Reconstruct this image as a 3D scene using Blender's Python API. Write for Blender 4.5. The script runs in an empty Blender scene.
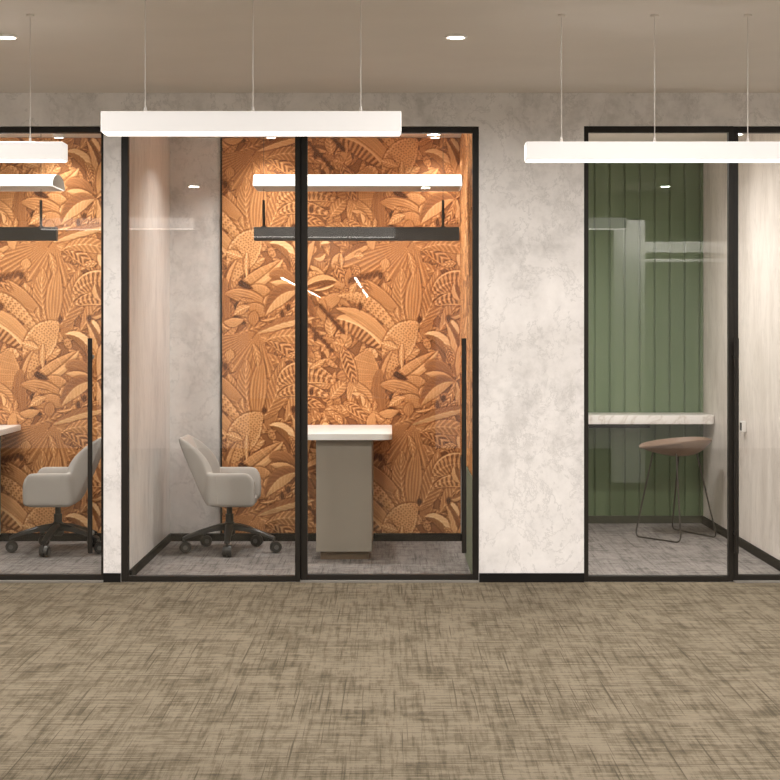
import bpy, bmesh, math, random
from mathutils import Vector, Matrix
PI = math.pi
SC = bpy.context.scene
C = SC.collection
CARPET_L, CARPET_M, CARPET_D = (.172, .141, .100), (.112, .091, .061), (.064, .051, .033)
P_BODY, P_DIFF, P_VAULT, P_DOWN, P_ROOM, P_MID, P_GREEN, EXPO = .46, 5.0, 1.7, 44.0, 2.5, 11.5, 29.0, 0.0
import numpy as np, math
# ---- carved-leaf mural: relief height and print tone, gap shade and ridge highlights painted in, over one repeat (units: 1 = 6.72 mm) ----
CW, CH, NX, NY = 155.0, 182.0, 372, 436
def mural_cell():
    rng = np.random.RandomState(7)
    H = np.zeros((NY, NX)); T = np.full((NY, NX), .26)
    gx, gy = np.meshgrid((np.arange(NX)+.5)*CW/NX, (np.arange(NY)+.5)*CH/NY)
    def ridge(p): return np.abs(((p % 1.0)-.5)*2)           # 0..1, 1 at line
    def images(x0, x1, y0, y1):                               # lattice images touching the cell
        for i in (-2, -1, 0, 1, 2):
            for j in (-3, -2, -1, 0, 1, 2, 3):
                dx = i*CW; dy = j*CH + i*CH/2
                if x0+dx < CW and x1+dx > 0 and y0+dy < CH and y1+dy > 0: yield dx, dy
    def put(mask, h, t, win):
        s = win
        H[s] = np.where(mask, h, H[s]); T[s] = np.where(mask, t, T[s])
    def window(x0, x1, y0, y1):
        a = max(0, int(x0/CW*NX)); b = min(NX, int(x1/CW*NX)+2)
        c = max(0, int(y0/CH*NY)); d = min(NY, int(y1/CH*NY)+2)
        return (slice(c, d), slice(a, b))
    def leaf(p0, p1, p2, w, kind='veins', n=9, tone=.5, prof=1.0, lift=1.0, k=1.2, blunt=.0):
        # blade along a quadratic spine; w = half width
        P = [np.array(p, float) for p in (p0, p1, p2)]
        ts = np.linspace(0, 1, 48)
        S = np.array([(1-t)**2*P[0]+2*t*(1-t)*P[1]+t*t*P[2] for t in ts])
        x0, y0 = S.min(0)-w-2; x1, y1 = S.max(0)+w+2
        for dx, dy in images(x0, x1, y0, y1):
            win = window(x0+dx, x1+dx, y0+dy, y1+dy)
            X = gx[win]-dx; Y = gy[win]-dy
            if X.size == 0: continue
            D = (X[..., None]-S[:, 0])**2+(Y[..., None]-S[:, 1])**2
            i = D.argmin(-1); d = np.sqrt(D.min(-1)); t = ts[i]
            tx = np.gradient(S[:, 0])[i]; ty = np.gradient(S[:, 1])[i]; L = np.hypot(tx, ty)+1e-6
            sd = ((X-S[i, 0])*ty-(Y-S[i, 1])*tx)/L
            along = ((X-S[i, 0])*tx+(Y-S[i, 1])*ty)/L
            W = w*(np.sin(np.pi*np.clip(t*(1-blunt)+blunt*.5, 0, 1)**prof)**.75)+.15
            u = sd/W; au = np.abs(u)
            ok = (au < 1) & (np.abs(along) < 1.3)
            halo = (au < 1+1.5/np.maximum(W, 1.5)) & (np.abs(along) < 1.5) & ~ok
            dome = 1-au**2
            rim = np.clip((au-.80)/.2, 0, 1)
            mid = np.clip(1-np.abs(sd)/.9, 0, 1)
            if kind == 'veins':
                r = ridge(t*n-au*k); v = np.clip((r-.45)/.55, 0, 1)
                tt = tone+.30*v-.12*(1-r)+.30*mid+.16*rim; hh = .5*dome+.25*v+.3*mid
            elif kind == 'half':
                tt = np.where(u > 0, tone-.20, tone+.28)+.25*mid+.10*rim; hh = .65*dome+.2*mid+.0*u
            elif kind == 'halfr':
                tt = np.where(u < 0, tone-.20, tone+.28)+.25*mid+.10*rim; hh = .65*dome+.2*mid
            elif kind == 'comb':
                r = ridge(t*n-au*k); v = np.clip((r-.30)/.35, 0, 1)
                tt = np.where(au > .86, tone+.3, tone-.38+.50*v); hh = .25*dome+.5*v*(1-.3*rim)
                tt = tt+.25*mid
            elif kind == 'combside':                          # comb on one side of the spine, smooth band on the other
                r = ridge(t*n); v = np.clip((r-.30)/.35, 0, 1)
                tt = np.where(u < -.1, tone-.35+.50*v, tone+.25-.1*au+.2*mid); hh = .3*dome+np.where(u < -.1, .4*v, .4)
            elif kind == 'dots':
                a = ridge(t*n); b = ridge(sd/3.2+.5*np.floor(t*n))
                v = np.clip((np.minimum(a, b)-.35)/.3, 0, 1)
                tt = tone+.20-.42*v+.2*rim; hh = .75*dome-.2*v
            elif kind == 'grid':
                a = ridge(t*n); b = ridge(sd/2.2); v = np.maximum(a, b)**3
                tt = tone-.06+.24*v+.2*rim; hh = .6*dome+.15*v
            elif kind == 'long':
                r = ridge(u*n/2); v = np.clip((r-.4)/.6, 0, 1)
                tt = tone-.10+.30*v+.16*rim; hh = .5*dome+.3*v
            else:
                r = ridge(u*2.5+t*3); tt = tone-.06+.18*rim+.1*mid+.14*np.clip((r-.6)/.4, 0, 1); hh = .6*dome+.12*r
            if kind in ('half', 'halfr'):
                r = ridge(t*9-au*1.5); tt = tt-.05+.13*np.clip((r-.55)/.45, 0, 1); hh = hh+.08*r
            H[win] = np.where(halo, H[win]*.5, H[win]); T[win] = np.where(halo, T[win]*.62, T[win])  # occlusion-like shade painted into the print tone around each leaf
            put(ok, hh*lift+.15, tt, win)
    def fan(c, r0, r1, a0, a1, n, tone=.48, wob=.06, fine=5):
        cx, cy = c
        for dx, dy in images(cx-r1*1.1, cx+r1*1.1, cy-r1*1.1, cy+r1*1.1):
            win = window(cx-r1*1.1+dx, cx+r1*1.1+dx, cy-r1*1.1+dy, cy+r1*1.1+dy)
            X = gx[win]-dx-cx; Y = gy[win]-dy-cy
            if X.size == 0: continue
            r = np.hypot(X, Y); a = np.degrees(np.arctan2(-Y, X)) % 360
            s = ((a-a0) % 360)/(a1-a0)
            R = r1*(1+wob*np.cos(s*n*2*np.pi)-.25*(2*np.clip(s, 0, 1)-1)**4)
            ok = (s > 0) & (s < 1) & (r < R) & (r > r0)
            halo = (s > -.02) & (s < 1.02) & (r < R+1.6) & (r > r0) & ~ok
            q = ridge(s*n); v = np.clip((q-.6)/.4, 0, 1); f = ridge(r/2.0)
            rim = np.clip((r-R+1.6)/1.6, 0, 1)
            tt = tone-.12+.34*v+.10*f*(1-v)-.14*np.clip(1-q*3, 0, 1)+.25*rim
            H[win] = np.where(halo, H[win]*.5, H[win]); T[win] = np.where(halo, T[win]*.6, T[win])  # same painted shade halo around the fan
            put(ok, .35+.5*q+.1*f, tt, win)
    O = np.array([345.0, 199.0])
    def q(*v): return [(v[i]-O[0], v[i+1]-O[1]) for i in range(0, len(v), 2)]
    def lf(a, b, c, d, e, f, w, **k):
        if k.get('n', 0) > 7 and k.get('kind') in ('comb', 'combside', 'veins'): k['n'] = int(k['n']*.72)
        leaf(*q(a, b, c, d, e, f), w, **k)
    # undergrowth
    for i in range(260):
        x, y = rng.rand()*CW+O[0], rng.rand()*CH+O[1]; a = rng.rand()*6.283; L = 12+rng.rand()*22
        b = a+(rng.rand()-.5)*1.6
        m = (x+math.cos(a)*L*.5, y+math.sin(a)*L*.5); e = (m[0]+math.cos(b)*L*.5, m[1]+math.sin(b)*L*.5)
        lf(x, y, m[0], m[1], e[0], e[1], 2.5+rng.rand()*4.5,
           kind=rng.choice(['veins', 'comb', 'long', 'half', 'dots', 'veins']), n=int(L/3.4), tone=.34+rng.rand()*.26, lift=.5)
    # ribbed fans sweeping down-left and down
    fan(q(412, 240)[0], 3, 76, 186, 232, 9)
    fan(q(414, 240)[0], 3, 50, 228, 292, 8, tone=.50)
    lf(414, 242, 445, 238, 470, 268, 7, kind='long', n=6, tone=.5)
    lf(420, 250, 440, 248, 455, 275, 6, kind='comb', n=11, tone=.5)
    lf(338, 262, 352, 250, 372, 243, 5, kind='half', tone=.42)
    # wide plume of veined blades (crown of the flower)
    lf(404, 330, 385, 305, 384, 282, 9, kind='veins', n=14, tone=.50, k=2)
    lf(440, 330, 455, 305, 462, 296, 8, kind='veins', n=12, tone=.46, k=2)
    lf(407, 328, 398, 300, 402, 268, 9, kind='veins', n=16, tone=.46, k=2.4)
    lf(417, 328, 436, 305, 438, 268, 11, kind='veins', n=16, tone=.42, k=2.4)
    lf(412, 328, 412, 300, 417, 266, 8, kind='long', n=5, tone=.52)
    # arched comb fronds to the right
    lf(432, 296, 450, 268, 492, 292, 11, kind='comb', n=22, tone=.55, k=.5)
    lf(432, 306, 452, 290, 486, 306, 6, kind='comb', n=16, tone=.55, k=.4)
    lf(450, 318, 462, 306, 480, 316, 5, kind='comb', n=9, tone=.5)
    # swooping bands from the left
    lf(333, 286, 360, 276, 402, 314, 9, kind='long', n=9, tone=.52)
    lf(330, 274, 350, 270, 372, 292, 6, kind='comb', n=12, tone=.44)
    lf(338, 296, 368, 288, 402, 340, 6, kind='dots', n=16, tone=.52)
    lf(336, 318, 368, 322, 384, 350, 12, kind='combside', n=16, tone=.50)
    lf(336, 308, 372, 312, 396, 352, 5.5, kind='plain', tone=.62)
    # spotted bud and its sheath
    lf(388, 372, 396, 336, 418, 322, 15, kind='dots', n=20, tone=.52, prof=1.0)
    lf(378, 396, 378, 364, 392, 350, 3.2, kind='half', tone=.40)
    lf(388, 388, 400, 372, 438, 350, 5.5, kind='grid', n=18, tone=.55)
    lf(402, 380, 425, 372, 438, 350, 3.2, kind='plain', tone=.74)
    # spotted paddle leaf and long veined leaf under it
    lf(366, 394, 360, 370, 370, 350, 15, kind='grid', n=18, tone=.50)
    lf(352, 378, 356, 402, 384, 420, 12, kind='veins', n=18, tone=.52, k=3)
    lf(384, 418, 376, 392, 380, 368, 6, kind='plain', tone=.34)
    lf(344, 404, 352, 404, 374, 424, 5, kind='comb', n=11, tone=.52)
    lf(342, 345, 348, 362, 356, 385, 6, kind='comb', n=12, tone=.48)
    # fish-shaped striped leaves with dark notches
    lf(392, 396, 410, 376, 428, 386, 8, kind='grid', n=14, tone=.50)
    lf(380, 384, 400, 384, 424, 396, 7, kind='long', n=5, tone=.52)
    lf(390, 405, 412, 396, 424, 406, 7, kind='grid', n=12, tone=.48)
    for x, y in ((399, 376), (395, 398), (393, 411)):
        a = q(x-5, y-4, x, y, x+9, y+3); leaf(a[0], a[1], a[2], 3.2, kind='void', tone=.02, prof=.55, lift=.0)
    for i in range(46):
        x, y = rng.rand()*CW+O[0], rng.rand()*CH+O[1]; a = rng.rand()*6.283; L = 9+rng.rand()*17; b = a+(rng.rand()-.5)*2.0
        m = (x+math.cos(a)*L*.5, y+math.sin(a)*L*.5); e = (m[0]+math.cos(b)*L*.5, m[1]+math.sin(b)*L*.5)
        lf(x, y, m[0], m[1], e[0], e[1], 1.6+rng.rand()*3.0, kind=rng.choice(['veins', 'comb', 'long', 'half', 'halfr']), n=int(L/2.8), tone=.44+rng.rand()*.2, lift=.8)
    # five-leaved rosette
    lf(432, 372, 420, 352, 400, 372, 0.1)
    lf(452, 378, 440, 362, 424, 366, 7, kind='plain', tone=.34)
    lf(454, 380, 440, 374, 426, 373, 4, kind='plain', tone=.72)
    lf(453, 334, 443, 328, 424, 333, .1)
    lf(425, 334, 450, 332, 457, 378, 5.5, kind='halfr', tone=.56, prof=.8)
    lf(446, 322, 462, 345, 459, 378, 5, kind='half', tone=.44)
    lf(470, 330, 458, 352, 458, 378, 4, kind='plain', tone=.66)
    lf(456, 380, 476, 366, 492, 372, 5, kind='halfr', tone=.40)
    lf(454, 381, 432, 380, 421, 405, 8.5, kind='halfr', tone=.46)
    lf(457, 382, 462, 396, 468, 418, 6.5, kind='half', tone=.44)
    lf(454, 383, 452, 400, 438, 412, 3.5, kind='comb', n=9, tone=.56)
    lf(444, 345, 452, 352, 452, 366, 3.5, kind='comb', n=7, tone=.48)
    lf(458, 400, 448, 408, 444, 424, 4, kind='comb', n=8, tone=.5)
    # feathered stem, loops and the diagonal dark slits
    lf(412, 424, 440, 410, 470, 408, 5, kind='half', tone=.50)
    lf(424, 430, 446, 420, 480, 436, 7, kind='veins', n=14, tone=.48)
    for i in range(7):
        x = 476+i*3.6; y = 397+i*4.0
        a = q(x-2.2, y-2.5, x, y, x+2.5, y+3.5); leaf(a[0], a[1], a[2], 1.7, kind='void', tone=.04, lift=0)
        x -= 11; y += 19
        a = q(x-2, y-2.5, x, y, x+2, y+3); leaf(a[0], a[1], a[2], 1.5, kind='void', tone=.05, lift=0)
    for i in range(6):
        x = 350+i*5.0; y = 280-i*1.2
        a = q(x-1.5, y+4, x, y, x+3.5, y-4); leaf(a[0], a[1], a[2], 1.3, kind='void', tone=.06, lift=0)
    for x, y in ((437, 404), (443, 398), (360, 306), (448, 318), (419, 319), (380, 275), (470, 428), (466, 300)):
        a = q(x, y-4, x+1, y, x, y+4); leaf(a[0], a[1], a[2], 1.9, kind='void', tone=.05, lift=0)
    sm = lambda A: (A*2+np.roll(A, 1, 1)+np.roll(A, -1, 1)+np.pad(A, ((1, 1), (0, 0)), 'edge')[:-2]+np.pad(A, ((1, 1), (0, 0)), 'edge')[2:])/6
    H = sm(H); T = sm(T)
    T = .56+(T-.54)*.80+.05*(rng.rand(NY, NX)-.5)
    return H, np.clip(T, 0, 1)
def mural_sample(H, T, px, py):
    """px,py: pattern coordinates (345,199 = cell origin)"""
    x = px-345.0; y = py-199.0
    c = np.floor(x/CW); x = x-c*CW; y = (y-c*CH/2) % CH
    i = np.clip((x/CW*NX).astype(int), 0, NX-1); j = np.clip((y/CH*NY).astype(int), 0, NY-1)
    return H[j, i], T[j, i]

# ------------------------------------------------------------------ mesh helpers
def add_box(bm, x0, x1, y0, y1, z0, z1, bev=0.0, seg=2):
    r = bmesh.ops.create_cube(bm, size=1.0)
    vs = r['verts']
    for v in vs:
        v.co = Vector((x0+(v.co.x+.5)*(x1-x0), y0+(v.co.y+.5)*(y1-y0), z0+(v.co.z+.5)*(z1-z0)))
    if bev > 0:
        es = list({e for v in vs for e in v.link_edges})
        bmesh.ops.bevel(bm, geom=es, offset=bev, segments=seg, profile=.5, affect='EDGES')
def add_cyl(bm, p0, p1, r0, r1=None, n=20):
    p0 = Vector(p0); p1 = Vector(p1); d = p1-p0; r1 = r0 if r1 is None else r1
    q = d.to_track_quat('Z', 'Y').to_matrix().to_4x4()
    bmesh.ops.create_cone(bm, cap_ends=True, segments=n, radius1=r0, radius2=r1, depth=d.length,
                          matrix=Matrix.Translation((p0+p1)/2) @ q)
def add_tube(bm, pts, r, n=10, close=False):
    pts = [Vector(p) for p in pts]; rings = []
    N = len(pts); up = Vector((0, 0, 1)); prev = None
    for i, p in enumerate(pts):
        a = pts[(i-1) % N] if (i > 0 or close) else p
        b = pts[(i+1) % N] if (i < N-1 or close) else p
        t = (b-a).normalized()
        if prev is None:
            s = t.cross(up)
            if s.length < 1e-3: s = t.cross(Vector((1, 0, 0)))
        else: s = prev-t*prev.dot(t)
        s.normalize(); prev = s; u = s.cross(t)
        rr = r[i] if isinstance(r, (list, tuple)) else r
        rings.append([bm.verts.new(p+(s*math.cos(k*2*PI/n)+u*math.sin(k*2*PI/n))*rr) for k in range(n)])
    for i in range(N if close else N-1):
        A = rings[i]; B = rings[(i+1) % N]
        for k in range(n): bm.faces.new((A[k], A[(k+1) % n], B[(k+1) % n], B[k]))
    if not close: bm.faces.new(rings[0][::-1]); bm.faces.new(rings[-1])
def add_lathe(bm, prof, n=32, at=(0, 0, 0)):
    rings = []
    for r, z in prof:
        rings.append([bm.verts.new((at[0]+r*math.cos(k*2*PI/n), at[1]+r*math.sin(k*2*PI/n), at[2]+z)) for k in range(n)])
    for i in range(len(rings)-1):
        for k in range(n): bm.faces.new((rings[i][k], rings[i][(k+1) % n], rings[i+1][(k+1) % n], rings[i+1][k]))
    bm.faces.new(rings[0][::-1]); bm.faces.new(rings[-1])
def add_prism(bm, pts, z0, z1, bev=0.0, seg=2):
    """polygon pts (x,y) extruded in z"""
    a = [bm.verts.new((x, y, z0)) for x, y in pts]; b = [bm.verts.new((x, y, z1)) for x, y in pts]; n = len(pts)
    f0 = bm.faces.new(a[::-1]); f1 = bm.faces.new(b)
    for k in range(n): bm.faces.new((a[k], a[(k+1) % n], b[(k+1) % n], b[k]))
    if bev > 0:
        bmesh.ops.bevel(bm, geom=list(f0.edges)+list(f1.edges), offset=bev, segments=seg, profile=.5, affect='EDGES')
def round_rect(x0, x1, y0, y1, r, n=8, corners=(1, 1, 1, 1)):
    pts = []
    for (cx, cy, a, on) in ((x1, y0, -90, corners[0]), (x1, y1, 0, corners[1]), (x0, y1, 90, corners[2]), (x0, y0, 180, corners[3])):
        rr = r if on else 0
        sx = cx-rr if cx == x1 else cx+rr; sy = cy-rr if cy == y1 else cy+rr
        if not on: pts.append((cx, cy)); continue
        for k in range(n+1):
            t = math.radians(a+90*k/n); pts.append((sx+rr*math.cos(t), sy+rr*math.sin(t)))
    return pts
def obj(name, bm, m, parent=None, smooth=False, loc=None):
    bmesh.ops.recalc_face_normals(bm, faces=bm.faces)
    me = bpy.data.meshes.new(name); bm.to_mesh(me); bm.free()
    if smooth:
        me.shade_smooth()
        try: me.set_sharp_from_angle(angle=math.radians(38))
        except Exception: pass
    me.materials.append(m)
    o = bpy.data.objects.new(name, me); C.objects.link(o)
    if parent: o.parent = parent
    if loc: o.location = loc
    return o
def BM(): return bmesh.new()
def box(name, m, x0, x1, y0, y1, z0, z1, parent=None, bev=0.0):
    b = BM(); add_box(b, x0, x1, y0, y1, z0, z1, bev); return obj(name, b, m, parent)
def struct(o): o['kind'] = 'structure'; return o
def tag(o, label, cat, group=None):
    o['label'] = label; o['category'] = cat
    if group: o['group'] = group
    return o
def thing(name, label, cat, loc=(0, 0, 0), rotz=0, group=None):
    o = bpy.data.objects.new(name, None); C.objects.link(o); o.empty_display_size = .1
    o.location = loc; o.rotation_euler = (0, 0, rotz); return tag(o, label, cat, group)
def copy_tree(o, parent=None):
    c = o.copy(); C.objects.link(c)
    if parent: c.parent = parent
    for ch in [x for x in C.objects if x.parent == o]: copy_tree(ch, c)
    return c

# ------------------------------------------------------------------ materials
class NT:
    def __init__(s, name):
        s.m = bpy.data.materials.new(name); s.m.use_nodes = True
        s.t = s.m.node_tree; s.b = s.t.nodes['Principled BSDF']
    def n(s, typ, **kw):
        nd = s.t.nodes.new(typ)
        for k, v in kw.items():
            if k.startswith('i_'):
                key = k[2:]; key = int(key) if key.isdigit() else key.replace('_', ' ')
                nd.inputs[key].default_value = v
            else: setattr(nd, k, v)
        return nd
    def l(s, a, b): s.t.links.new(a, b)
    def noise(s, vec, scale=(1, 1, 1), sc=1.0, detail=4, rough=.5, dist=0.0, loc=(0, 0, 0)):
        mp = s.n('ShaderNodeMapping'); mp.inputs['Scale'].default_value = scale; mp.inputs['Location'].default_value = loc
        s.l(vec, mp.inputs[0])
        nz = s.n('ShaderNodeTexNoise'); nz.inputs['Scale'].default_value = sc; nz.inputs['Detail'].default_value = detail
        nz.inputs['Roughness'].default_value = rough; nz.inputs['Distortion'].default_value = dist
        s.l(mp.outputs[0], nz.inputs['Vector']); return nz.outputs['Fac']
    def ramp(s, fac, stops):
        r = s.n('ShaderNodeValToRGB'); e = r.color_ramp.elements
        while len(e) < len(stops): e.new(.5)
        for el, (p, c) in zip(e, stops): el.position = p; el.color = (*c, 1) if len(c) == 3 else c
        s.l(fac, r.inputs[0]); return r.outputs[0]
    def math(s, op, a, b=None, c=None):
        nd = s.n('ShaderNodeMath', operation=op)
        for i, v in enumerate((a, b, c)):
            if v is None: continue
            if isinstance(v, (int, float)): nd.inputs[i].default_value = v
            else: s.l(v, nd.inputs[i])
        return nd.outputs[0]
    def mix(s, fac, a, b, mode='MIX'):
        nd = s.n('ShaderNodeMix', data_type='RGBA', blend_type=mode)
        for i, v in ((0, fac), (6, a), (7, b)):
            if isinstance(v, (int, float)): nd.inputs[i].default_value = v
            elif isinstance(v, tuple): nd.inputs[i].default_value = (*v, 1)
            else: s.l(v, nd.inputs[i])
        return nd.outputs[2]
    def pos(s): return s.n('ShaderNodeNewGeometry').outputs['Position']
    def objc(s): return s.n('ShaderNodeTexCoord').outputs['Object']
    def bump(s, h, dist=.002, strength=.5):
        b = s.n('ShaderNodeBump'); b.inputs['Distance'].default_value = dist; b.inputs['Strength'].default_value = strength
        s.l(h, b.inputs['Height']); s.l(b.outputs[0], s.b.inputs['Normal'])
def lin(r, g, b):
    f = lambda c: (c/255/12.92) if c/255 <= .04045 else ((c/255+.055)/1.055)**2.4
    return (f(r), f(g), f(b))
def plain(name, col, rough=.5, metal=0.0, spec=None, noise=0.0, nsc=40):
    t = NT(name); t.b.inputs['Roughness'].default_value = rough; t.b.inputs['Metallic'].default_value = metal
    if spec is not None: t.b.inputs['Specular IOR Level'].default_value = spec
    if noise > 0:
        f = t.noise(t.objc(), sc=nsc, detail=5)
        c = t.ramp(f, [(.3, tuple(x*(1-noise) for x in col)), (.7, tuple(min(1, x*(1+noise)) for x in col))])
        t.l(c, t.b.inputs['Base Color']); t.bump(f, .001, .3)
    else: t.b.inputs['Base Color'].default_value = (*col, 1)
    return t.m
def emit(name, col, s, base=(.8, .8, .8)):
    t = NT(name); t.b.inputs['Base Color'].default_value = (*base, 1)
    t.b.inputs['Emission Color'].default_value = (*col, 1); t.b.inputs['Emission Strength'].default_value = s
    return t.m
def concrete(name, light, dark, vertical=False, sc=1.0):
    t = NT(name); p = t.pos()
    big = t.noise(p, (1, 1, .35 if vertical else .8), 2.2*sc, 7, .62, .6)
    med = t.noise(p, (1, 1, .3 if vertical else 1), 7.0*sc, 8, .65, .4, (3, 1, 7))
    fine = t.noise(p, (1, 1, 1), 60, 4, .6)
    vein = t.noise(p, (1, 1, .35 if vertical else .8), 4.5*sc, 10, .68, .35, (9, 4, 2))
    spk = t.noise(p, (1, 1, .4 if vertical else 1), 24*sc, 6, .7, .3, (2, 2, 8))
    v = t.math('ABSOLUTE', t.math('SUBTRACT', vein, .5))
    v = t.ramp(v, [(0.0, (1, 1, 1)), (.016, (0, 0, 0))])
    f = t.math('ADD', t.math('ADD', t.math('MULTIPLY', big, .5), t.math('MULTIPLY', med, .32)), t.math('MULTIPLY', spk, .18))
    c = t.ramp(f, [(.38, dark), (.50, tuple((a*.7+b*.3) for a, b in zip(light, dark))), (.62, light)])
    c = t.mix(t.math('MULTIPLY', v, t.math('MULTIPLY', med, .8)), c, tuple(x*.72 for x in dark))
    pit = t.ramp(t.noise(p, sc=38*sc, detail=3, rough=.7, loc=(5, 5, 5)), [(.66, (0, 0, 0)), (.76, (1, 1, 1))])
    c = t.mix(t.math('MULTIPLY', pit, .22), c, tuple(x*.7 for x in dark))
    t.l(c, t.b.inputs['Base Color']); t.b.inputs['Roughness'].default_value = .42
    t.bump(t.math('ADD', t.math('MULTIPLY', med, .6), t.math('MULTIPLY', fine, .25)), .004, .25)
    return t.m
def carpet(name, light, mid, dark, sx=1.0, seams=True):
    t = NT(name); p = t.pos()
    hx = t.noise(p, (3.2, 58, 1), sx, 3, .7, .0)                 # long yarn streaks across
    vy = t.noise(p, (48, 1.7, 1), sx, 3, .7, .15, (2, 7, 0))     # yarn streaks in depth
    blot = t.noise(p, (5.0, 3.4, 1), sx, 5, .62, .5, (4, 2, 0))
    blot2 = t.noise(p, (16, 9, 1), sx, 5, .7, .3, (1, 9, 0))
    grain = t.noise(p, (260, 170, 1), 1.0, 2, .6)
    a = t.ramp(hx, [(.40, (0, 0, 0)), (.60, (1, 1, 1))])
    b = t.ramp(vy, [(.36, (0, 0, 0)), (.52, (1, 1, 1))])
    f = t.math('ADD', t.math('MULTIPLY', a, .34), t.math('MULTIPLY', b, .26))
    f = t.math('ADD', f, t.math('MULTIPLY', t.ramp(blot, [(.34, (0, 0, 0)), (.66, (1, 1, 1))]), .28))
    f = t.math('ADD', f, t.math('MULTIPLY', t.ramp(blot2, [(.36, (0, 0, 0)), (.64, (1, 1, 1))]), .26))
    f = t.math('ADD', f, t.math('MULTIPLY', t.math('SUBTRACT', grain, .5), .35))
    c = t.ramp(f, [(.26, dark), (.54, mid), (.80, light)])
    # occasional thin dark pick lines crossing both ways
    l1 = t.ramp(t.noise(p, (1.6, 95, 1), sx, 1, .5, 0, (7, 3, 0)), [(.30, (1, 1, 1)), (.36, (0, 0, 0))])
    l2 = t.ramp(t.noise(p, (105, 1.1, 1), sx, 1, .5, 0, (3, 3, 0)), [(.29, (1, 1, 1)), (.35, (0, 0, 0))])
    c = t.mix(t.math('MULTIPLY', t.math('MAXIMUM', l1, l2), .8), c, tuple(x*.8 for x in dark))
    if seams:
        sp = t.n('ShaderNodeSeparateXYZ'); t.l(p, sp.inputs[0])
        fr = t.math('FRACT', t.math('MULTIPLY', t.math('ADD', sp.outputs[1], 50+3.11), 1/1.045))
        ln = t.math('LESS_THAN', fr, .006)
        c = t.mix(t.math('MULTIPLY', ln, .45), c, dark)
    t.l(c, t.b.inputs['Base Color']); t.b.inputs['Roughness'].default_value = .95
    t.b.inputs['Specular IOR Level'].default_value = .1
    t.bump(t.math('ADD', f, grain), .004, .45)
    return t.m
M = {}
M['concrete'] = concrete('concrete_plaster', (.785, .752, .732), (.52, .494, .476))
M['concrete_side'] = concrete('concrete_plaster_streaked', (.75, .715, .68), (.52, .49, .465), True)
M['marble_wall'] = concrete('pale_streaked_plaster', (.82, .76, .71), (.60, .54, .49), True)
M['ceiling'] = plain('ceiling_paint', (.70, .648, .592), .9, noise=.02, nsc=3)
M['room_ceiling'] = plain('room_ceiling_paint', (.72, .67, .60), .9)
M['white_wall'] = plain('white_paint', (.80, .78, .74), .8)
M['dark_wall'] = plain('dark_partition', (.10, .10, .09), .7)
M['carpet'] = carpet('beige_woven_carpet', CARPET_L, CARPET_M, CARPET_D)
M['carpet_room'] = carpet('grey_woven_carpet', (.27, .245, .23), (.18, .163, .152), (.105, .095, .09), 1.1, False)
M['black'] = plain('black_painted_metal', (.011, .008, .005), .5, .0, .28)
M['black_matte'] = plain('black_skirting', (.006, .005, .004), .7, .0, .15)
M['dark_bar'] = plain('dark_bronze_aluminium', (.050, .042, .034), .5, .0)
M['plastic'] = plain('black_plastic', (.014, .013, .012), .42)
M['fabric'] = plain('greige_wool', (.41, .38, .35), .95, noise=.10, nsc=260)
M['taupe'] = plain('taupe_laminate', (.235, .200, .160), .6)
M['brown_plinth'] = plain('brown_plinth', (.16, .10, .055), .5)
M['white_top'] = plain('white_solid_surface', (.84, .82, .79), .35)
M['wire'] = plain('pale_steel_cable', (.60, .56, .52), .45)
M['steel'] = plain('satin_steel', (.5, .48, .45), .3, 1.0)
M['sill'] = plain('grey_door_sill', (.16, .145, .125), .6)
M['trim_white'] = plain('white_trim', (.8, .78, .75), .4)
M['grey_shade'] = plain('grey_shade_underside', (.74, .71, .67), .7)
M['green_panel'] = plain('green_sliver', (.16, .18, .115), .9)
M['tan'] = plain('tan_leather', (.24, .160, .112), .5, noise=.08, nsc=30)
M['thin_wire'] = plain('dark_chair_wire', (.030, .024, .018), .4)
M['chrome_cap'] = plain('grey_caster_cap', (.09, .085, .08), .4)
M['pendant_body'] = emit('opal_pendant_body', (1, .95, .91), P_BODY, (.62, .60, .58))
M['pendant_diff'] = emit('opal_pendant_diffuser', (1, .93, .86), P_DIFF)
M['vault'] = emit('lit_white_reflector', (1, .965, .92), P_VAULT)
M['down'] = emit('downlight_lens', (1, .93, .84), 12)
M['line_lamp'] = emit('linear_lamp', (1, .97, .92), 30)
t = NT('marble_top'); f = t.noise(t.pos(), (1, 1, 1), 3.0, 8, .6, 2.0)
v = t.math('ABSOLUTE', t.math('SUBTRACT', f, .5))
t.l(t.ramp(v, [(0, (.62, .57, .52)), (.02, (.76, .72, .68)), (.08, (.84, .81, .78))]), t.b.inputs['Base Color'])
t.b.inputs['Roughness'].default_value = .35; M['marble'] = t.m
t = NT('green_timber_lining'); f = t.noise(t.pos(), (2.2, 2.2, .5), 2.0, 4, .5)
t.l(t.ramp(f, [(.3, (.098, .148, .070)), (.7, (.125, .182, .090))]), t.b.inputs['Base Color'])
t.b.inputs['Roughness'].default_value = .55; M['green'] = t.m
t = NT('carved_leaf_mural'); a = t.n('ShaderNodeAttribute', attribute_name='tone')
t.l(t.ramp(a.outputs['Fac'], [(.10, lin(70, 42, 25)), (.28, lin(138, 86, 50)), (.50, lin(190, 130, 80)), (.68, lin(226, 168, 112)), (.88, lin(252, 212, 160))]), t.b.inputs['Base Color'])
t.b.inputs['Roughness'].default_value = .7; t.b.inputs['Specular IOR Level'].default_value = .25; M['mural'] = t.m
t = NT('clear_glass'); t.t.nodes.remove(t.b)
tr = t.n('ShaderNodeBsdfTransparent'); tr.inputs[0].default_value = (.985, .99, .983, 1)
gl = t.n('ShaderNodeBsdfGlossy'); gl.inputs['Roughness'].default_value = 0.0; gl.inputs[0].default_value = (1, 1, 1, 1)
lw = t.n('ShaderNodeLayerWeight'); lw.inputs[0].default_value = .42
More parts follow.
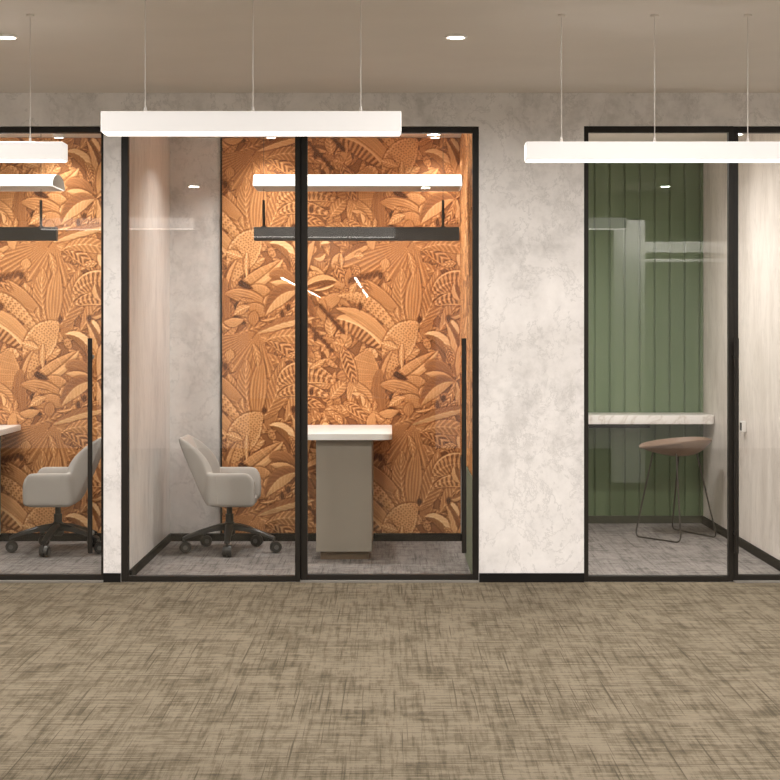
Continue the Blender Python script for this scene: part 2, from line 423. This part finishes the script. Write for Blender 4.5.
fac = t.math('ADD', .036, t.math('MULTIPLY', t.math('POWER', lw.outputs['Facing'], 5.0), .9))
mx = t.n('ShaderNodeMixShader'); t.l(fac, mx.inputs[0]); t.l(tr.outputs[0], mx.inputs[1]); t.l(gl.outputs[0], mx.inputs[2])
t.l(mx.outputs[0], t.t.nodes['Material Output'].inputs[0]); M['glass'] = t.m

# ------------------------------------------------------------------ camera
D0, F, EYE = 9.8, 1750.0, 1.4
PXM = F/D0
def X0(px, y=0.0): return (px-390)*(D0+y)/F
cd = bpy.data.cameras.new('camera'); cam = bpy.data.objects.new('camera', cd); C.objects.link(cam)
cam.location = (0, -D0, EYE); cam.rotation_euler = (PI/2, 0, 0)
cd.sensor_width = 36; cd.lens = F/780*36; cd.shift_y = -58/780; cd.clip_end = 100
SC.camera = cam

# ------------------------------------------------------------------ the setting
ZC, ZR, YB, YG = 2.74, 2.705, 1.96, 3.03
XWL, XPL, XPR = X0(103.5), X0(121), X0(103.5)
CL, CR, GL, GR = X0(121), X0(479), X0(584), 2.32
ZT = EYE+206/PXM
LL = -3.62
b = BM(); add_box(b, -5, 5, -27, 0, -.08, 0); struct(obj('floor', b, M['carpet']))
b = BM(); add_box(b, -5, 5, 0, 3.3, -.08, 0); struct(obj('floor_rooms', b, M['carpet_room']))
struct(box('ceiling', M['ceiling'], -5, 5, -27, .06, ZC, ZC+.08))
struct(box('ceiling_rooms', M['room_ceiling'], -5, 5, .12, 3.3, ZR, ZR+.10))
# front wall: piers and header in one shell
b = BM()
add_box(b, -5, LL, 0, .12, 0, ZT); add_box(b, X0(103.5), CL, 0, .12, 0, ZT); add_box(b, CR, GL, 0, .12, 0, ZT)
add_box(b, GR, 5, 0, .12, 0, ZT); add_box(b, -5, 5, 0, .12, ZT, ZC)
struct(obj('wall_front', b, M['concrete']))
for x0, x1 in ((X0(103.5), CL), (CR, GL)):
    struct(box('baseboard_front', M['black_matte'], x0+.001, x1-.001, -.012, -.0005, 0, .05))
# meeting-room walls
struct(box('wall_left_room_right', M['concrete_side'], X0(103.5), -1.48, .12, YB, 0, ZR))
struct(box('wall_left_room_left', M['concrete_side'], LL-.1, LL, .12, YB, 0, ZR))
struct(box('wall_back', M['concrete'], LL-.1, .60, YB, YB+.1, 0, ZR))
struct(box('wall_center_room_right', M['concrete_side'], .487, .60, .12, YB, 0, ZR))
struct(box('wall_green_room_left', M['marble_wall'], .601, .70, .12, YG, 0, ZR))
struct(box('wall_green_room_right', M['marble_wall'], 2.295, 2.40, .12, YG, 0, ZR))
b = BM(); add_box(b, .70, 2.295, YG, YG+.1, 0, ZR)
px = 585.0-15*9
while True:                                                    # vertical lining boards with shadow gaps
    xa = X0(594-15*8+0, YG)
    break
xs = .70; pitch = 15/ (F/(D0+YG)); x = X0(594.3, YG)
while x > .70: x -= pitch
edges = []
while x < 2.295:
    a0 = max(.70, x+.005); a1 = min(2.295, x+pitch-.005)
    if a1 > a0: add_box(b, a0, a1, YG-.016, YG+.001, .05, ZR-.001, .003, 1)
    x += pitch
struct(obj('wall_green_room_back', b, M['green']))
struct(box('baseboard_left', M['black_matte'], -1.48, -1.465, .12, YB, 0, .048))
struct(box('baseboard_back', M['black_matte'], -1.465, .485, YB-.05, YB-.0005, 0, .048))
struct(box('baseboard_back', M['black_matte'], LL, X0(103.5), YB-.05, YB-.0005, 0, .048))
struct(box('baseboard_back', plain('dark_green_skirting', (.035, .038, .022), .5), .70, 2.28, YG-.03, YG-.0165, 0, .055))
struct(box('baseboard_right', M['black_matte'], 2.28, 2.295, .12, YG, 0, .055))
struct(box('green_sliver_panel', M['green_panel'], .468, .4845, .16, 1.15, .0, .57, bev=.004))  # made-up low green panel, stands in for a green sliver beside the jamb
# the rest of the office, behind and beside the camera's view
struct(box('wall_left', M['white_wall'], -5.1, -5, -27, 3.3, 0, ZC)); struct(box('wall_right', M['white_wall'], 5, 5.1, -27, 3.3, 0, ZC))
struct(box('wall_far', M['white_wall'], -5, 5, -27.1, -27, 0, ZC))
b = BM()
add_box(b, 2.08, 2.37, -6.6, -6.4, 0, 2.44); add_box(b, 2.37, 4.99, -6.50, -6.42, 2.14, 2.24); add_box(b, 2.37, 4.99, -6.50, -6.42, 2.05, 2.08)
struct(obj('wall_side_screen', b, M['white_wall']))
b = BM(); add_box(b, -4.999, -1.7, -11.3, -11.2, 0, ZC-.001); add_box(b, .55, 4.999, -11.3, -11.2, 0, ZC-.001)
struct(obj('wall_rear', b, M['white_wall']))

# ------------------------------------------------------------------ murals
import numpy as np
def mural_mesh(name, w, z0, z1, ppx0, ppy0, parent, amp=.0052, step=.0034, sgn=1):
    """relief panel, local x 0..w, z z0..z1, front facing -y; (ppx0,ppy0) = pattern coords at x=0, z=z1"""
    nx = int(w/step)+1; nz = int((z1-z0)/step)+1
    X, Z = np.meshgrid(np.linspace(0, w, nx), np.linspace(z1, z0, nz))
    h, tn = mural_sample(MH, MT, ppx0+sgn*X*148.8, ppy0+(z1-Z)*148.8)
    co = np.stack([X, -h*amp-.002, Z], -1).reshape(-1, 3)
    i = np.arange(nx*nz).reshape(nz, nx)
    q = np.stack([i[1:, :-1], i[1:, 1:], i[:-1, 1:], i[:-1, :-1]], -1).reshape(-1, 4)
    # closed back
    bk = np.array([[0, .012, z0], [w, .012, z0], [w, .012, z1], [0, .012, z1]]); nb = nx*nz
    me = bpy.data.meshes.new(name)
    me.vertices.add(nb+4); me.vertices.foreach_set('co', np.concatenate([co, bk]).astype(np.float32).ravel())
    polys = [list(i[0, ::-1][::1])[::-1]+[nb+2, nb+3], list(i[-1, ::-1])+[nb+0, nb+1], list(i[:, 0])+[nb+0, nb+3], list(i[::-1, -1])+[nb+2, nb+1], [nb+1, nb+0, nb+3, nb+2]]
    li = np.concatenate([q.ravel()]+[np.array(p) for p in polys]); cnt = [4]*len(q)+[len(p) for p in polys]
    st = np.concatenate([[0], np.cumsum(cnt)[:-1]])
    me.loops.add(len(li)); me.loops.foreach_set('vertex_index', li.astype(np.int32))
    me.polygons.add(len(cnt)); me.polygons.foreach_set('loop_start', st.astype(np.int32))
    sm = np.zeros(len(cnt), bool); sm[:len(q)] = True
    me.polygons.foreach_set('use_smooth', sm)
    at = me.attributes.new('tone', 'FLOAT', 'POINT')
    at.data.foreach_set('value', np.concatenate([tn.ravel(), [.4]*4]).astype(np.float32))
    me.update(calc_edges=True); me.validate(); me.materials.append(M['mural'])
    o = bpy.data.objects.new(name, me); C.objects.link(o); o.parent = parent; return o
MH, MT = mural_cell()
ppy = 137.5
xl = X0(222.5, YB)
t = thing('mural_panel', 'orange carved tropical leaf wall panel behind the white table in the middle room', 'wall panel', (0, 0, 0))
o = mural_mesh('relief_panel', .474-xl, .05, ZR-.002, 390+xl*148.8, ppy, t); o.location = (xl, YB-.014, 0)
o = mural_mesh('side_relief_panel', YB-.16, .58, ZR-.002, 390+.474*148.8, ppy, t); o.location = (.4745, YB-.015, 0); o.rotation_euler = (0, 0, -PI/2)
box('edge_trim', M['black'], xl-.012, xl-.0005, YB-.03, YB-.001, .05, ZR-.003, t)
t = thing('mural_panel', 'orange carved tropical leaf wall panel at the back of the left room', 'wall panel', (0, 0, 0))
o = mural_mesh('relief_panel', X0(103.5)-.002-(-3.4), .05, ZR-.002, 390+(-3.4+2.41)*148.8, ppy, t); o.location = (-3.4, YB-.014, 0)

# ------------------------------------------------------------------ glazing
def frame_bm(x0, x1, z0, z1, wl, wr, wt, wb, y0, y1):
    b = BM(); e = .0015
    add_box(b, x0, x0+wl, y0, y1, z0, z1, e, 1); add_box(b, x1-wr, x1, y0, y1, z0, z1, e, 1)
    add_box(b, x0+wl, x1-wr, y0, y1, z1-wt, z1, e, 1); add_box(b, x0+wl, x1-wr, y0, y1, z0, z0+wb, e, 1); return b
def panel(name, x0, x1, wl, wr, y, door=False, handle=None, gasket=None):
    z1 = ZT
    f = struct(obj(name, frame_bm(x0+.0005, x1-.0005, .002, z1-.0005, wl, wr, .034, .030 if not door else .034, y, y+.05), M['black']))
    b = BM(); add_box(b, x0+wl-.004, x1-wr+.004, y+.020, y+.030, .03, z1-.030); obj('glass_pane', b, M['glass'], f)
    if door:
        box('threshold', M['sill'], x0, x1, y-.06, y-.008, .0, .008, f)
    if handle:
        b = BM(); yh = y-.05
        add_cyl(b, (handle, yh, .165), (handle, yh, 1.365), .0135, n=16)
        add_cyl(b, (handle, yh, .167), (handle, yh, 1.363), .0115, n=16)
        h = obj('handle', b, M['black'], f, True)
        for zz in (.27, 1.26):
            b = BM(); add_cyl(b, (handle, yh+.01, zz), (handle, y+.0205, zz), .009, n=14); add_cyl(b, (handle, y+.012, zz), (handle, y+.0202, zz), .014, n=14)
            obj('standoff', b, M['steel'], h, True)
    return f
p = 1/PXM
panel('window_1', CL, X0(300), 7*p, 5*p, .004)
panel('door_2', X0(300), CR, 7*p, 6*p, .03, True, X0(464, -.02))
panel('door_1', X0(103.5)-.98, X0(103.5), 5*p, 3.2*p, .03, True, X0(90, -.02))
panel('window_3', LL, X0(103.5)-.98, 5*p, 5*p, .004)
panel('window_2', GL, X0(733.5), 4.5*p, 4.5*p, .004)
panel('door_3', X0(733.5), GR, 5.5*p, 5*p, .02, True, X0(736.5, -.03))

# ------------------------------------------------------------------ office armchair
def make_chair(label, loc, rot, group):
    t = thing('office_armchair', label, 'chair', loc, rot, group)
    # tub shell: a rounded wall following a U from arm to arm, leaning out at the back; faces +x
    path = []
    for k in range(9): path.append((.186-.252*k/8, -.245, 0.0))
    nC = 36
    for k in range(1, nC):
        a = PI*k/nC
        cx = -.066; rx, ry = .050, .245
        e = .42
        ca, sa = math.cos(a), math.sin(a)
        path.append((cx-rx*abs(sa)**e, -ry*(1 if ca > 0 else -1)*abs(ca)**e, 1.0))
    for k in range(9): path.append((-.066+.252*k/8, .245, 0.0))
    N = len(path); S = [0]
    for k in range(1, N): S.append(S[-1]+math.hypot(path[k][0]-path[k-1][0], path[k][1]-path[k-1][1]))
    mid = S[-1]/2; b = BM(); rings = []
    for k, (x, y, _) in enumerate(path):
        a = path[max(0, k-1)]; c = path[min(N-1, k+1)]
        tx, ty = c[0]-a[0], c[1]-a[1]; L = math.hypot(tx, ty); ox, oy = ty/L, -tx/L       # outward
        if ox*(x+.0)+oy*y < 0 and abs(y) > .2: ox, oy = -ox, -oy
        if x < -.1 and ox > 0: ox, oy = -ox, -oy
        d = abs(S[k]-mid); w = 1-min(1, max(0, (d-.205)/.034)); w = w*w*(3-2*w)
        fe = min(1, min(S[k], S[-1]-S[k])/.06); fe = math.sqrt(max(0, 1-(1-fe)**2))          # rounded arm fronts
        zt = .455+.065*fe+(.735-.52)*w; zb = .312; th = .058-.010*w
        slope = .08+.345*w; ring = []
        n = 22
        for j in range(n):
            q = 2*PI*j/n; cu, su = math.cos(q), math.sin(q)
            ex = .5; u = math.copysign(abs(cu)**ex, cu)*.5; v = math.copysign(abs(su)**.55, su)*.5+.5
            z = zb+(zt-zb)*v; off = u*th*(.75+.25*min(1, 4*v))+slope*(z-.315)-.02*(1-min(1, 5*v))
            # back leans along -x rather than sideways
            lean = slope*(z-.315)
            px_ = x+ox*u*th-lean*(w)*1.0; py_ = y+oy*u*th+(oy*lean*(1-w))
            ring.append(b.verts.new((px_, py_, z)))
        rings.append(ring)
    for k in range(N-1):
        for j in range(22): b.faces.new((rings[k][j], rings[k][(j+1) % 22], rings[k+1][(j+1) % 22], rings[k+1][j]))
    b.faces.new(rings[0][::-1]); b.faces.new(rings[-1])
    add_prism(b, round_rect(-.105, .166, -.235, .235, .06), .302, .345, .014, 3)
    o = obj('shell', b, M['fabric'], t, True); s = o.modifiers.new('sub', 'SUBSURF'); s.levels = 1; s.render_levels = 1
    b = BM(); add_prism(b, round_rect(-.11, .150, -.212, .212, .05), .34, .435, .028, 4)
    obj('seat_cushion', b, M['fabric'], t, True)
    for sy in (-1, 1):
        b = BM(); add_tube(b, [(-.05, .2735*sy, .33), (-.055, .280*sy, .42), (-.06, .289*sy, .505)], .0022, 6)
        obj('seam_piping', b, M['fabric'], t)
    b = BM(); add_cyl(b, (0, 0, .15), (0, 0, .24), .026, n=20); add_cyl(b, (0, 0, .235), (0, 0, .305), .018, n=20)
    add_box(b, -.07, .07, -.06, .06, .288, .303, .004); obj('gas_column', b, M['plastic'], t, True)
    b = BM(); add_lathe(b, [(.024, .10), (.036, .112), (.040, .165), (.032, .185), (.024, .19)], 24)
    for k in range(5):
        a = -PI/2+k*2*PI/5+CH_ROT; ca, sa = math.cos(a), math.sin(a); rr = []
        for f, z, hw, hh in ((.02, .158, .026, .024), (.10, .150, .024, .020), (.20, .128, .021, .015), (.27, .106, .019, .012), (.305, .093, .017, .010)):
            rr.append([b.verts.new((ca*f-sa*sx*hw, sa*f+ca*sx*hw, z+sz*hh)) for sx, sz in ((-1, -.8), (1, -.8), (1, .5), (.6, 1), (-.6, 1), (-1, .5))])
        for i in range(4):
            for j in range(6): b.faces.new((rr[i][j], rr[i][(j+1) % 6], rr[i+1][(j+1) % 6], rr[i+1][j]))
        b.faces.new(rr[0][::-1]); b.faces.new(rr[-1])
    obj('star_base', b, M['plastic'], t, True)
    for k in range(5):
        a = -PI/2+k*2*PI/5+CH_ROT; x, y = .30*math.cos(a), .30*math.sin(a)
        ta = (PI/2, .25, 2.8, .3, .1)[k]; wx, wy = -math.sin(ta), math.cos(ta); cx, cy = x+.012*math.cos(ta), y+.012*math.sin(ta)
        b = BM(); add_cyl(b, (x, y, .06), (x, y, .098), .008, n=12)
        for s_ in (-1, 1):
            add_cyl(b, (cx+wx*.005*s_, cy+wy*.005*s_, .0385), (cx+wx*.027*s_, cy+wy*.027*s_, .0385), .0385, .034, n=24)
        add_cyl(b, (cx-wx*.006, cy-wy*.006, .040), (cx+wx*.006, cy+wy*.006, .040), .030, n=20)
        w_ = obj('caster', b, M['plastic'], t, True)
        for s_ in (-1, 1):
            b = BM(); add_cyl(b, (cx+wx*.0265*s_, cy+wy*.0265*s_, .0385), (cx+wx*.0285*s_, cy+wy*.0285*s_, .0385), .015, n=16)
            obj('wheel_cap', b, M['chrome_cap'], w_, True)
    return t
CH_ROT = .04
YC = 1.37
c1 = make_chair('grey upholstered armchair on black casters in the middle room, facing right', (X0(229.5, YC), YC, 0), 0, 'grey office armchairs')
c2 = copy_tree(c1); c2.location = (X0(58, YC), YC, 0); c2.rotation_euler = (0, 0, PI+.05)
for ch in C.objects:
    if ch.parent == c2 and ch.name.split('.')[0] in ('star_base', 'caster'): ch.rotation_euler = (0, 0, -.10-.04-PI-.05)
c2['label'] = 'grey upholstered office armchair in the left room, partly behind the door handle'

# ------------------------------------------------------------------ tables
def make_table(label, x0, x1, pd0, pd1, loc, group):
    t = thing('meeting_table', label, 'table', loc, 0, group)
    b = BM(); add_prism(b, round_rect(x0, x1, .87, YB-.028, .075, 8, (1, 0, 0, 1)), .741, .778, .003, 2); obj('tabletop', b, M['white_top'], t, True)
    b = BM(); add_box(b, pd0, pd1, .925, 1.86, .052, .7405, .004); obj('pedestal', b, M['taupe'], t)
    b = BM(); add_box(b, pd0+.025, pd1-.02, .975, 1.80, .0, .053, .002); obj('plinth', b, M['brown_plinth'], t)
    return t
tx0, tx1 = -.56, .013
make_table('white-topped table with a taupe pedestal base in the middle room', tx0, tx1, X0(316, .92), X0(372, .92), (0, 0, 0), 'white-topped pedestal tables')
make_table('white-topped table at the left edge of the photo, facing the grey chair', -.56, .013, -.454, -.105, (-2.474-.013, 0, 0), 'white-topped pedestal tables')

# ------------------------------------------------------------------ room pendants: dark bar under a lit vault shade
def make_room_pendant(label, xoff, group):
    t = thing('pendant_lamp', label, 'lamp', (xoff, .69, 0), 0, group)
    x0, x1 = -.806, .4226
    b = BM(); add_box(b, -.814, .414, -.035, .035, 1.947, 2.028, .003); obj('light_bar', b, M['dark_bar'], t)
    for x in (-.757, .318):
        b = BM(); add_cyl(b, (x, 0, 2.026), (x, 0, 2.19), .0085, n=14); add_cyl(b, (x, 0, 2.026), (x, 0, 2.034), .016, n=14)
        obj('hanger_rod', b, M['dark_bar'], t, True)
        b = BM(); add_cyl(b, (x, 0, 2.185), (x, 0, ZR-.001), .0014, n=6); add_cyl(b, (x, 0, ZR-.02), (x, 0, ZR-.0005), .02, n=16); obj('cable', b, M['dark_bar'], t)
    # vault
    dy, h, n = .1925, .080, 18; b = BM(); prof = []
    for k in range(n+1):
        a = PI*k/n; prof.append((-dy*math.cos(a)**1 if True else 0, 2.262+h*math.sin(a)**1.0))
    A = [b.verts.new((x0, y, z)) for y, z in prof]; B_ = [b.verts.new((x1, y, z)) for y, z in prof]
    for k in range(n): b.faces.new((A[k], A[k+1], B_[k+1], B_[k]))
    A2 = [b.verts.new((x0, y*.985, 2.262+(z-2.262)*.96)) for y, z in prof]; B2 = [b.verts.new((x1, y*.985, 2.262+(z-2.262)*.96)) for y, z in prof]
    for k in range(n): b.faces.new((A2[k+1], A2[k], B2[k], B2[k+1])); b.faces.new((A[k+1], A[k], A2[k], A2[k+1])); b.faces.new((B_[k], B_[k+1], B2[k+1], B2[k]))
    b.faces.new((A[0], B_[0], B2[0], A2[0])); b.faces.new((A[n], A2[n], B2[n], B_[n]))
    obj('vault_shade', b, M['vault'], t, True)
    b = BM(); add_box(b, x0+.004, x1-.004, -dy*.982, dy*.982, 2.2575, 2.2617)
    obj('shade_underside', b, M['grey_shade'], t)
    for xx in (x0-.0035, x1+.0005):
        b = BM(); pts = [(y, z) for y, z in prof]
        a = [b.verts.new((xx, y, z)) for y, z in pts]; c = [b.verts.new((xx+.003, y, z)) for y, z in pts]
        b.faces.new(a); b.faces.new(c[::-1])
        for k in range(len(a)): kk = (k+1) % len(a); b.faces.new((a[k], c[k], c[kk], a[kk]))
        obj('end_cap', b, M['grey_shade'], t)
    return t
rp = make_room_pendant('dark bar pendant under a lit white arched shade in the middle room', 0, 'arched shade pendants in the rooms')
r2 = copy_tree(rp); r2.location = (-2.41, .69, 0); r2['label'] = 'dark bar pendant under a lit white arched shade in the left room'

# ------------------------------------------------------------------ corridor pendants
def make_pendant(label, x0, y0, group):
    t = thing('linear_pendant', label, 'lamp', (x0, y0, 0), 0, group)
    L = 1.087
    b = BM(); add_box(b, 0, L, 0, .12, 2.123, 2.198, .003); obj('body', b, M['pendant_body'], t)
    b = BM(); add_box(b, .006, L-.006, .006, .114, 2.1205, 2.1228, .001, 1); obj('diffuser', b, M['pendant_diff'], t)
    for x in (.153, .546, .939):
        b = BM(); add_cyl(b, (x, .06, 2.2), (x, .06, ZC-.001), .0017, n=8); c = obj('suspension_cable', b, M['wire'], t, True)
        b = BM(); add_cyl(b, (x, .06, 2.1975), (x, .06, 2.222), .0065, .004, n=12); obj('cable_ferrule', b, M['wire'], c, True)
        b = BM(); add_lathe(b, [(.017, -.008), (.017, -.0005), (.006, -.0004)], 20, (x, .06, ZC)); obj('ceiling_cap', b, M['ceiling'], c)
    return t
PG = 'white linear pendants in the corridor'
pen = make_pendant('white linear pendant hanging in front of the middle glass room', X0(100.5, -3.48), -3.48, PG)
for lab, x, y in (('white linear pendant running off the right edge of the photo', X0(525, -2.472)+.006, -2.472),
                  ('white linear pendant running off the left edge of the photo', -1.371-1.087, -2.472)):
    o = copy_tree(pen); o.location = (x, y, 0); o['label'] = lab
PENDANTS = [(X0(100.5, -3.48), -3.48), (X0(525, -2.472), -2.472), (-1.365-1.087, -2.472)]

# ------------------------------------------------------------------ downlights
def light(kind, name, parent, loc, power, col=(1, .965, .93), **kw):
    d = bpy.data.lights.new(name, kind); d.energy = power; d.color = col
    for k, v in kw.items(): setattr(d, k, v)
    o = bpy.data.objects.new(name, d); C.objects.link(o); o.parent = parent; o.location = loc; return o
def make_down(label, x, y, zc, power, ang=172, blend=.9, r=.052, drop=.0, group=None, tilt=None):
    t = thing('downlight', label, 'ceiling light', (x, y, zc), 0, group)
    b = BM(); add_lathe(b, [(r*.74, -.004-drop), (r*.80, -.010-drop), (r, -.006-drop), (r, -.0003), (r*.74, -.0003)], 32); obj('trim_ring', b, M['trim_white'], t, True)
    b = BM(); add_cyl(b, (0, 0, -.004-drop), (0, 0, -.0075-drop), r*.74, n=28); obj('lens', b, M['down'], t)
    s = light('AREA', 'downlight_beam', t, (0, 0, -.012-drop), power, shape='DISK', size=.09, spread=math.radians(ang))
    if tilt: s.rotation_euler = (math.radians(tilt), 0, 0)
    return t
G1 = 'recessed corridor downlights'
Y1 = -1.88
make_down('round recessed downlight in the corridor ceiling, right of the middle pendant', X0(456, Y1), Y1, ZC, P_DOWN, group=G1)
make_down('round recessed downlight in the corridor ceiling at the top left corner', X0(7, Y1), Y1, ZC, P_DOWN, group=G1)
for x, y in ((2.33, Y1), (-2.22, -4.0), (1.12, -4.0), (.326, -6.2), (-1.8, -6.15), (2.52, -6.15), (1.5, -9.2), (-2.99, -9.2), (4.3, -9.2), (-3.8, -4.0), (-3.8, Y1), (4.2, -4), (4.2, Y1)):  # middle and rearmost rows added for light, their mirror spots kept behind piers
    make_down('inferred or added round recessed downlight in the corridor ceiling, outside the photo', x, y, ZC, P_DOWN, group='corridor downlights outside the photo')
G2 = 'room downlights by the mural'
for lab, x in (('round downlight on the middle room ceiling, near the mullion', X0(271, 1.76)), ('round downlight on the middle room ceiling, near the door handle side', X0(435, 1.76)),
               ('round downlight on the left room ceiling', X0(59, 1.76))):
    make_down(lab, x, 1.76, ZR, P_ROOM, 108, 1.0, .040, .014, G2)
for x in (-.85, -.05, -2.2, -3.0):  # added unseen lamps giving the mural and chairs a smoother wash
    make_down('added unseen downlight washing the mural, on a mural room ceiling above the glass frame', x, 1.15, ZR, P_MID, 136, 1.0, .045, .01, group='added unseen room downlights')
make_down('round downlight on the green room ceiling near the right wall', 1.25, .8, ZR, P_GREEN, 166, 1.0, .045, .01)
make_down('round downlight on the green room ceiling, hidden behind the pendant', 1.25, 1.3, ZR, P_GREEN*.5, 150, 1.0, .045, .01)
# long linear lamps far behind the camera, mirrored in the glass
for x, y0, y1 in ((-.454, -17.6, -13.0), (-.454, -25.5, -19.4), (-1.42, -25.5, -13.0)):
    b = BM(); add_box(b, x-.012, x+.012, y0, y1, 2.098, 2.116)
    t = tag(obj('linear_lamp', b, M['line_lamp']), 'long white linear lamp over the rear of the office, outside the photo', 'lamp', 'rear linear lamps')
    for yy in (y0+.4, y1-.4):
        b = BM(); add_cyl(b, (x, yy, 2.115), (x, yy, ZC-.001), .003, n=8); obj('suspension_cable', b, M['wire'], t)

# ------------------------------------------------------------------ green room
t = thing('wall_counter', 'pale marble counter fixed across the green wall of the right room', 'counter')
b = BM(); add_prism(b, round_rect(.705, 2.293, 2.55, YG-.018, .03, 6, (1, 0, 0, 0)), .749, .811, .004, 2); obj('countertop', b, M['marble'], t, True)
b = BM(); add_box(b, .75, 1.9, YG-.06, YG-.0175, .70, .7485, .002); obj('support_rail', b, M['black_matte'], t)
t = thing('wall_socket', 'small white wall socket on the right wall beside the glass door frame', 'socket', (2.2945, 1.5, .79))
b = BM(); add_box(b, -.028, -.0003, -.035, .035, -.035, .035, .003); obj('socket_box', b, M['trim_white'], t)
b = BM(); add_box(b, -.031, -.0285, -.025, .025, -.025, .025); obj('face_plate', b, M['black_matte'], t)
t = thing('shell_stool', 'tan shell seat on dark sled wire legs in front of the marble counter', 'stool', (1.95, 2.16, 0))
b = BM(); nr, nt = 10, 40; ax = Vector((.53, .0)); rows = []
def sh(u, a):
    x = .245*math.copysign(abs(math.cos(a))**.85, math.cos(a))*u; y = .21*math.copysign(abs(math.sin(a))**.85, math.sin(a))*u
    rim = .612+.115*(x+.2)*.9+ .02*abs(math.sin(a))
    lo = .552+.02*(1 if x > 0 else 1)*abs(x)*.5 - .0
    z = lo+(rim-lo)*(u**3.2 if x > 0 else u**1.9)
    return x, y, z
top = [[b.verts.new((*sh(i/nr, k*2*PI/nt)[:2], sh(i/nr, k*2*PI/nt)[2]+.009)) for k in range(nt)] for i in range(1, nr+1)]
bot = [[b.verts.new(sh(i/nr, k*2*PI/nt)) for k in range(nt)] for i in range(1, nr+1)]
ct = b.verts.new((*sh(0, 0)[:2], sh(0, 0)[2]+.009)); cb = b.verts.new(sh(0, 0))
for g, c_ in ((top, ct), (bot, cb)):
    for k in range(nt): b.faces.new((c_, g[0][k], g[0][(k+1) % nt]))
    for i in range(nr-1):
        for k in range(nt): b.faces.new((g[i][k], g[i+1][k], g[i+1][(k+1) % nt], g[i][(k+1) % nt]))
for k in range(nt): b.faces.new((top[-1][k], bot[-1][k], bot[-1][(k+1) % nt], top[-1][(k+1) % nt]))
o = obj('seat_shell', b, M['tan'], t, True)
L0 = Vector((1.95, 2.16, 0))
def bend(pts, r=.03, n=5):
    out = [Vector(pts[0])]
    for i in range(1, len(pts)-1):
        p_, a_, c_ = Vector(pts[i]), Vector(pts[i-1]), Vector(pts[i+1])
        d1 = (a_-p_).normalized()*r; d2 = (c_-p_).normalized()*r
        for k in range(n+1):
            s = k/n; out.append((p_+d1)*(1-s)**2+p_*2*s*(1-s)+(p_+d2)*s*s)
    out.append(Vector(pts[-1])); return out
for A, Bq, ta, tb in (((1.673, 2.15), (1.926, 1.78), (1.80, 2.17), (1.93, 2.0)), ((1.998, 2.60), (2.215, 2.06), (2.0, 2.31), (2.09, 2.13))):
    pts = [Vector((ta[0], ta[1], .585)), Vector((A[0], A[1], .006)), Vector((Bq[0], Bq[1], .006)), Vector((tb[0], tb[1], .578))]
    b = BM(); add_tube(b, [q_-L0 for q_ in bend(pts, .05)], .0055, 8); obj('sled_leg', b, M['thin_wire'], t, True)

# ------------------------------------------------------------------ lamps' light and exposure
for x, y in PENDANTS:
    pass
w = bpy.data.worlds.new('world'); SC.world = w; w.use_nodes = True
w.node_tree.nodes['Background'].inputs[0].default_value = (1, .95, .9, 1); w.node_tree.nodes['Background'].inputs[1].default_value = .05
SC.view_settings.view_transform = 'Standard'; SC.view_settings.look = 'None'; SC.view_settings.gamma = 1
SC.view_settings.use_curve_mapping = False; SC.view_settings.exposure = EXPO
SC.cycles.use_denoising = True
SC.cycles.max_bounces = 8; SC.cycles.diffuse_bounces = 5; SC.cycles.transparent_max_bounces = 16
SC.cycles.sample_clamp_indirect = 6
